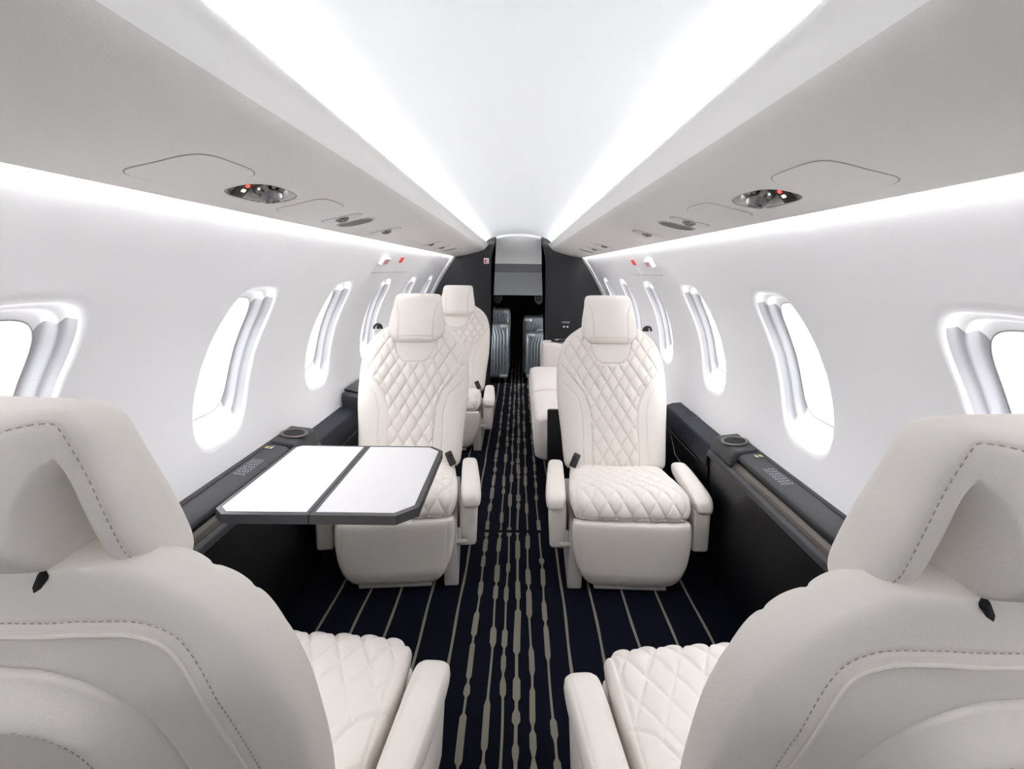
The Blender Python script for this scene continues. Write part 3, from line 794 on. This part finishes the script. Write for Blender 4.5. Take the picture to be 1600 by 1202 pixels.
# ------------------------------------------------------------------ suitcases in the baggage bay
def suitcase(loc, w_, d_, h_, label, rz=0.0, wheel=.05):
    r = thing('suitcase', loc, label, 'suitcase', 'ribbed aluminium suitcases in the baggage bay', rz)
    bm = bmesh.new(); add_box(bm, (0, 0, wheel+h_/2), (w_, d_, h_), None, .035, 5)
    n = max(6, int(w_/.034)); 
    for k in range(n):
        x = -w_/2+.05+(w_-.10)*k/(n-1)
        for sy in (-1, 1):
            dx = .018 if x < 0 else -.018
            add_tube(bm, [(x+dx, sy*(d_/2-.001), wheel+.04), (x, sy*(d_/2), wheel+.09), (x, sy*(d_/2), wheel+h_-.12), (x+dx, sy*(d_/2-.001), wheel+h_-.055)], .0062, 6)
    bm_obj('shell', bm, 'suit', r)
    bm = bmesh.new()
    for z in (wheel+.028, wheel+h_-.028):
        for sx in (-1, 1): add_box(bm, (sx*(w_/2-.045), -d_/2-.003, z), (.075, .012, .030), None, .005)
    for sx in (-1, 1): add_box(bm, (sx*(w_/2+.001), 0, wheel+h_/2), (.010, .03, h_*.86), None, .003)
    bm.free()
    for z in (wheel+.028, wheel+h_-.028):
        for sx in (-1, 1): box('corner_guard', (sx*(w_/2-.045), -d_/2-.003, z), (.075, .012, .030), 'suitlight', r, bev=.005)
    for sx in (-1, 1): box('side_rail', (sx*(w_/2+.001), 0, wheel+h_/2), (.010, .03, h_*.86), 'suitlight', r)
    bm = bmesh.new(); add_tube(bm, [(-.07, 0, wheel+h_-.004), (-.065, 0, wheel+h_+.014), (.065, 0, wheel+h_+.014), (.07, 0, wheel+h_-.004)], .006, 8)
    bm_obj('handle', bm, 'suitlight', r)
    for sx in (-1, 1):
        for sy in (-1, 1):
            wb = bmesh.new(); mt = Matrix.Translation((sx*(w_/2-.035), sy*(d_/2-.04), .026)) @ Matrix.Rotation(PI/2, 4, 'Y')
            add_lathe(wb, [(.008, -.012), (.024, -.012), (.026, -.006), (.026, .006), (.024, .012), (.008, .012)], 18, mt)
            add_box(wb, (sx*(w_/2-.035), sy*(d_/2-.04), .048), (.022, .03, .012))
            bm_obj('wheel', wb, 'rubber', r)
    return r
suitcase((-.285, 5.28, 0), .36, .23, .56, 'grey ribbed aluminium suitcase nearest on the left of the doorway')
suitcase((-.33, 5.56, 0), .46, .25, .68, 'taller grey suitcase on the left, behind the front left one')
suitcase((.255, 5.28, 0), .36, .23, .47, 'grey ribbed suitcase low on the right side of the doorway')
suitcase((.30, 5.56, 0), .50, .25, .60, 'wider grey suitcase on the right, behind the low front one')
for side, nm in ((-1, 'left'), (1, 'right')):  # added fill lamps, out of view, to brighten the bay and suitcases
    t = thing('added_bay_fill', (side*.44, YB+.09, .42), 'slim white fill lamp added out of sight behind the %s bulkhead inside the baggage bay' % nm, 'lamp')
    box('fill_housing', (0, -.012, 0), (.06, .02, .34), 'white', t)
    ld = bpy.data.lights.new('bay_fill_light', 'AREA'); ld.shape = 'RECTANGLE'; ld.size = .04; ld.size_y = .30; ld.energy = 1.5
    lo = bpy.data.objects.new('bay_fill_light', ld); C.objects.link(lo); lo.parent = t; lo.rotation_euler = (math.radians(80), 0, math.radians(side*20))
# bay hooks
for sx, nm in ((-1, 'left'), (1, 'right')):
    k = thing('tie_down_bracket', (XC+sx*.225, 5.62, .83), 'grey heart-shaped tie-down bracket high on the %s inside the bay' % nm, 'bracket', 'brackets in the baggage bay')
    bm = bmesh.new()
    pl = [(0, -.06), (.038, -.028), (.05, .01), (.044, .038), (-.044, .038), (-.05, .01), (-.038, -.028)]
    add_prism(bm, pl, 0, .02); bm_obj('plate', bm, 'bracketgrey', k, smooth=False)
    bm = bmesh.new(); add_tube(bm, [(.024*math.cos(a), -.006, .008+.024*math.sin(a)) for a in np.linspace(0, 2*PI, 20)[:-1]], .006, 8, True); bm_obj('ring', bm, 'blackmatte', k)
    bm = bmesh.new(); add_box(bm, (0, .03, .12), (.02, .012, .18)); bm_obj('strap', bm, 'bracketgrey', k)

# ------------------------------------------------------------------ overhead panel fittings
def plate(V, F, side, yc, tc, hy, ht, n, h, N=48, rings=4, skew=0.0):
    R = ring(n, N); b0 = len(V)
    st = [(0, 0.0006), (.0008, h)]
    for d, hh in st:
        for a, b in R: V.append(up_(side, yc+a*(hy-d)+skew*b*ht, tc+b*(ht-d), -hh))
    for f in np.linspace(.75, 0, rings):
        for a, b in R: V.append(up_(side, yc+a*(hy-.0008)*f+skew*b*ht*f, tc+b*(ht-.0008)*f, -h))
    for k in range(1+rings):
        for i in range(N):
            j = (i+1) % N; F.append((b0+k*N+i, b0+k*N+j, b0+(k+1)*N+j, b0+(k+1)*N+i))
def tubering(bm, side, yc, tc, hy, ht, n, h, r, N=48):
    add_tube(bm, [up_(side, yc+a*hy, tc+b*ht, h) for a, b in ring(n, N)], r, 6, True)
def uframe(side, y, t, h=0.0):
    p = up_(side, y, t, h); q = up_(side, y, t, h+.01); n = (p-q).normalized()      # points down into the cabin
    yv = Vector((0, 1, 0)); xv = yv.cross(n).normalized()
    m_ = Matrix.Identity(4)
    for i in range(3): m_[i][0] = xv[i]; m_[i][1] = yv[i]; m_[i][2] = n[i]; m_[i][3] = p[i]
    return m_
for side, nm in ((-1, 'left'), (1, 'right')):
    # hatches
    for (yc, tc, hy, ht, what) in ((.797, .185, .088, .064, 'large rounded blank hatch in the %s overhead panel ahead of the reading light'), (1.245, .185, .085, .060, 'smaller rounded hatch in the %s overhead panel between reading light and vents')):
        V, F = [], []; plate(V, F, side, yc, tc, hy, ht, 4.2, .0016)
        o = mesh_obj('access_hatch', V, F, 'psu', merge=.0002, autos=40); tag(o, what % nm, 'hatch')
        bm = bmesh.new(); tubering(bm, side, yc, tc, hy+.0008, ht+.0008, 4.2, -.0002, .0008); bm_obj('hatch_gap', bm, 'gap', o)
    # reading light pod with air gasper
    p = POD; r = thing('reading_light_pod', up_(side, p['y'], p['t'], .03), 'chrome air nozzle and lit buttons recessed in the %s overhead panel' % nm, 'air nozzle')
    inv = r.location
    def sh(o): o.location = -inv; o.parent = r; return o
    V, F = [], []; R = ring(p['n'], 64); b0 = 0
    st = [(.009, .0125), (.012, .022), (.018, .030), (.028, .035), (.04, .037)]
    for d, h in st:
        for a, b in R: V.append(up_(side, p['y']+a*(p['hw']-d), p['t']+b*(p['hh']-d), h))
    for k in range(len(st)-1):
        for i in range(64): j = (i+1) % 64; F.append((k*64+i, k*64+j, (k+1)*64+j, (k+1)*64+i))
    F.append(tuple((len(st)-1)*64+i for i in range(64)))
    sh(mesh_obj('chrome_bowl', V, F, 'silver', merge=.0001, autos=50))
    bm = bmesh.new(); tubering(bm, side, p['y'], p['t'], p['hw']-.004, p['hh']-.004, p['n'], .003, .0014, 64); sh(bm_obj('bezel', bm, 'gap'))
    mt = uframe(side, p['y']+.034, p['t'], .027)
    bm = bmesh.new(); add_lathe(bm, [(.034, 0), (.034, .006), (.029, .014), (.024, .018), (.022, .026), (.020, .034), (.014, .036), (.012, .028), (.001, .026)], 28, mt)
    g = sh(bm_obj('air_nozzle', bm, 'darkchrome'))
    mt2 = uframe(side, p['y']-.044, p['t']+.008, .016) @ Matrix.Rotation(side*math.radians(35), 4, 'Y')
    bm = bmesh.new(); vs = add_box(bm, (0, 0, 0), (.058, .040, .006), None, .003); 
    for v in bm.verts: v.co = mt2 @ v.co
    sh(bm_obj('button_panel', bm, 'rubber'))
    for dx_, m_ in ((-.012, 'ledamber'), (0.0, 'ledred'), (.012, 'ledamber')):
        bm = bmesh.new(); add_box(bm, (dx_, 0, .004), (.006, .010, .002))
        for v in bm.verts: v.co = mt2 @ v.co
        sh(bm_obj('lit_icon', bm, m_, smooth=False))
    # vents further aft
    for (yc, hy, kind, what) in ((1.475, .034, 'gasper', 'narrow oval air gasper in the %s overhead panel, nearest of the vent trio'), (1.60, .048, 'grille', 'slatted oval speaker grille in the %s overhead panel'), (1.965, .045, 'gasper', 'narrow oval air gasper in the %s overhead panel behind the grille'),
                                 (2.95, .030, 'gasper', 'small far oval fitting in the %s overhead panel'), (3.36, .030, 'gasper', 'second far oval fitting in the %s overhead panel'), (3.75, .036, 'slot', 'dark slot in the %s overhead panel near the bulkhead')):
        tc, ht = .192, .055
        V, F = [], []; plate(V, F, side, yc, tc, hy, ht, 2.6, .0012)
        o = mesh_obj('ceiling_vent', V, F, 'psu' if kind == 'grille' else ('rubber' if kind == 'slot' else 'silver'), merge=.0002, autos=40)
        tag(o, what % nm, 'vent')
        bm = bmesh.new(); tubering(bm, side, yc, tc, hy+.001, ht+.001, 2.6, .0, .0013); bm_obj('rim', bm, 'gap', o)
        if kind == 'grille':
            for k in range(-4, 5):
                yy = yc+k*.0102; half = ht*.93*max(0, 1-abs((yy-yc)/hy)**2.6)**(1/2.6)
                bm = bmesh.new(); add_tube(bm, [up_(side, yy, tc+f*half, -.0022) for f in np.linspace(-1, 1, 6)], .0009, 5); bm_obj('slat', bm, 'gap', o)
        elif kind == 'gasper':
            bm = bmesh.new()
            mt = uframe(side, yc, tc, -.0005)
            add_lathe(bm, [(min(.020, hy*.8), 0), (min(.018, hy*.75), .006), (.011, .009), (.009, .003), (.001, .003)], 20, mt)
            bm_obj('nozzle', bm, 'darkchrome', o)

# ------------------------------------------------------------------ signs on the walls and the bulkhead
for side, nm in ((-1, 'left'), (1, 'right')):
    def wf(y, z, h=0.0):
        t_ = WALL.t_of_z(z); p = wp(side, y, t_, -h); q = wp(side, y, t_, .01-h); n = (p-q).normalized()
        xv = Vector((0, -side, 0)); zv = n; yv = zv.cross(xv).normalized()
        m_ = Matrix.Identity(4)
        for i in range(3): m_[i][0] = xv[i]; m_[i][1] = yv[i]; m_[i][2] = zv[i]; m_[i][3] = p[i]
        return m_
    e = thing('exit_sign', (0, 0, 0), 'small white exit sign box with red letters high on the %s wall' % nm, 'sign'); e.matrix_world = wf(2.62, 1.195)
    bm = bmesh.new(); add_box(bm, (0, 0, .010), (.115, .042, .020), None, .003); bm_obj('housing', bm, 'white', e)
    bm = text_bm('EXIT', .034, .001)
    for v in bm.verts: v.co.z += .0206
    bm_obj('lettering', bm, 'red', e, smooth=False)
    e = thing('release_handle_tag', (0, 0, 0), 'red and white release handle tag beside the exit sign on the %s wall' % nm, 'tag'); e.matrix_world = wf(2.99, 1.19)
    bm = bmesh.new(); add_box(bm, (0, .018, .004), (.05, .036, .008), None, .002); bm_obj('red_cover', bm, 'red', e)
    bm = bmesh.new(); add_box(bm, (0, -.034, .003), (.022, .066, .006), None, .002); bm_obj('handle', bm, 'white', e)
    bm = bmesh.new(); t_ = WALL.t_of_z(1.128); add_tube(bm, [wp(side, 2.55, t_, -.0002), wp(side, 3.35, t_, -.0002)], .0012, 5)
    struct(bm_obj('trim_%d' % (10 if side < 0 else 11), bm, 'gap'), 'thin seam of the emergency hatch in the %s wall' % nm, 'seam')
s_ = thing('bulkhead_placard', (-.325, YB-.001, 1.235), 'white placard with a red symbol on the bulkhead left of the doorway', 'placard')
bm = bmesh.new(); add_box(bm, (0, 0, 0), (.050, .003, .056), None, .001); bm_obj('plate', bm, 'white', s_)
bm = bmesh.new(); add_box(bm, (-.008, -.0022, -.004), (.014, .001, .036)); add_box(bm, (.007, -.0022, .008), (.018, .001, .004), Matrix.Rotation(-.7, 3, 'Y')); add_box(bm, (.007, -.0022, -.012), (.018, .001, .004), Matrix.Rotation(.7, 3, 'Y')); bm_obj('symbol', bm, 'red', s_, smooth=False)
s_ = thing('control_panel', (.455, YB-.001, .625), 'small grey display and two buttons on the right bulkhead above the divan', 'control panel')
bm = bmesh.new(); add_box(bm, (0, 0, .02), (.078, .004, .020), None, .001); bm_obj('display', bm, 'greyliner', s_)
for dx_ in (-.018, .016):
    bm = bmesh.new(); add_lathe(bm, [(.001, 0), (.010, 0), (.010, .004), (.001, .005)], 14, Matrix.Translation((dx_, -.001, -.022)) @ Matrix.Rotation(PI/2, 4, 'X')); bm_obj('button', bm, 'greyliner2', s_)
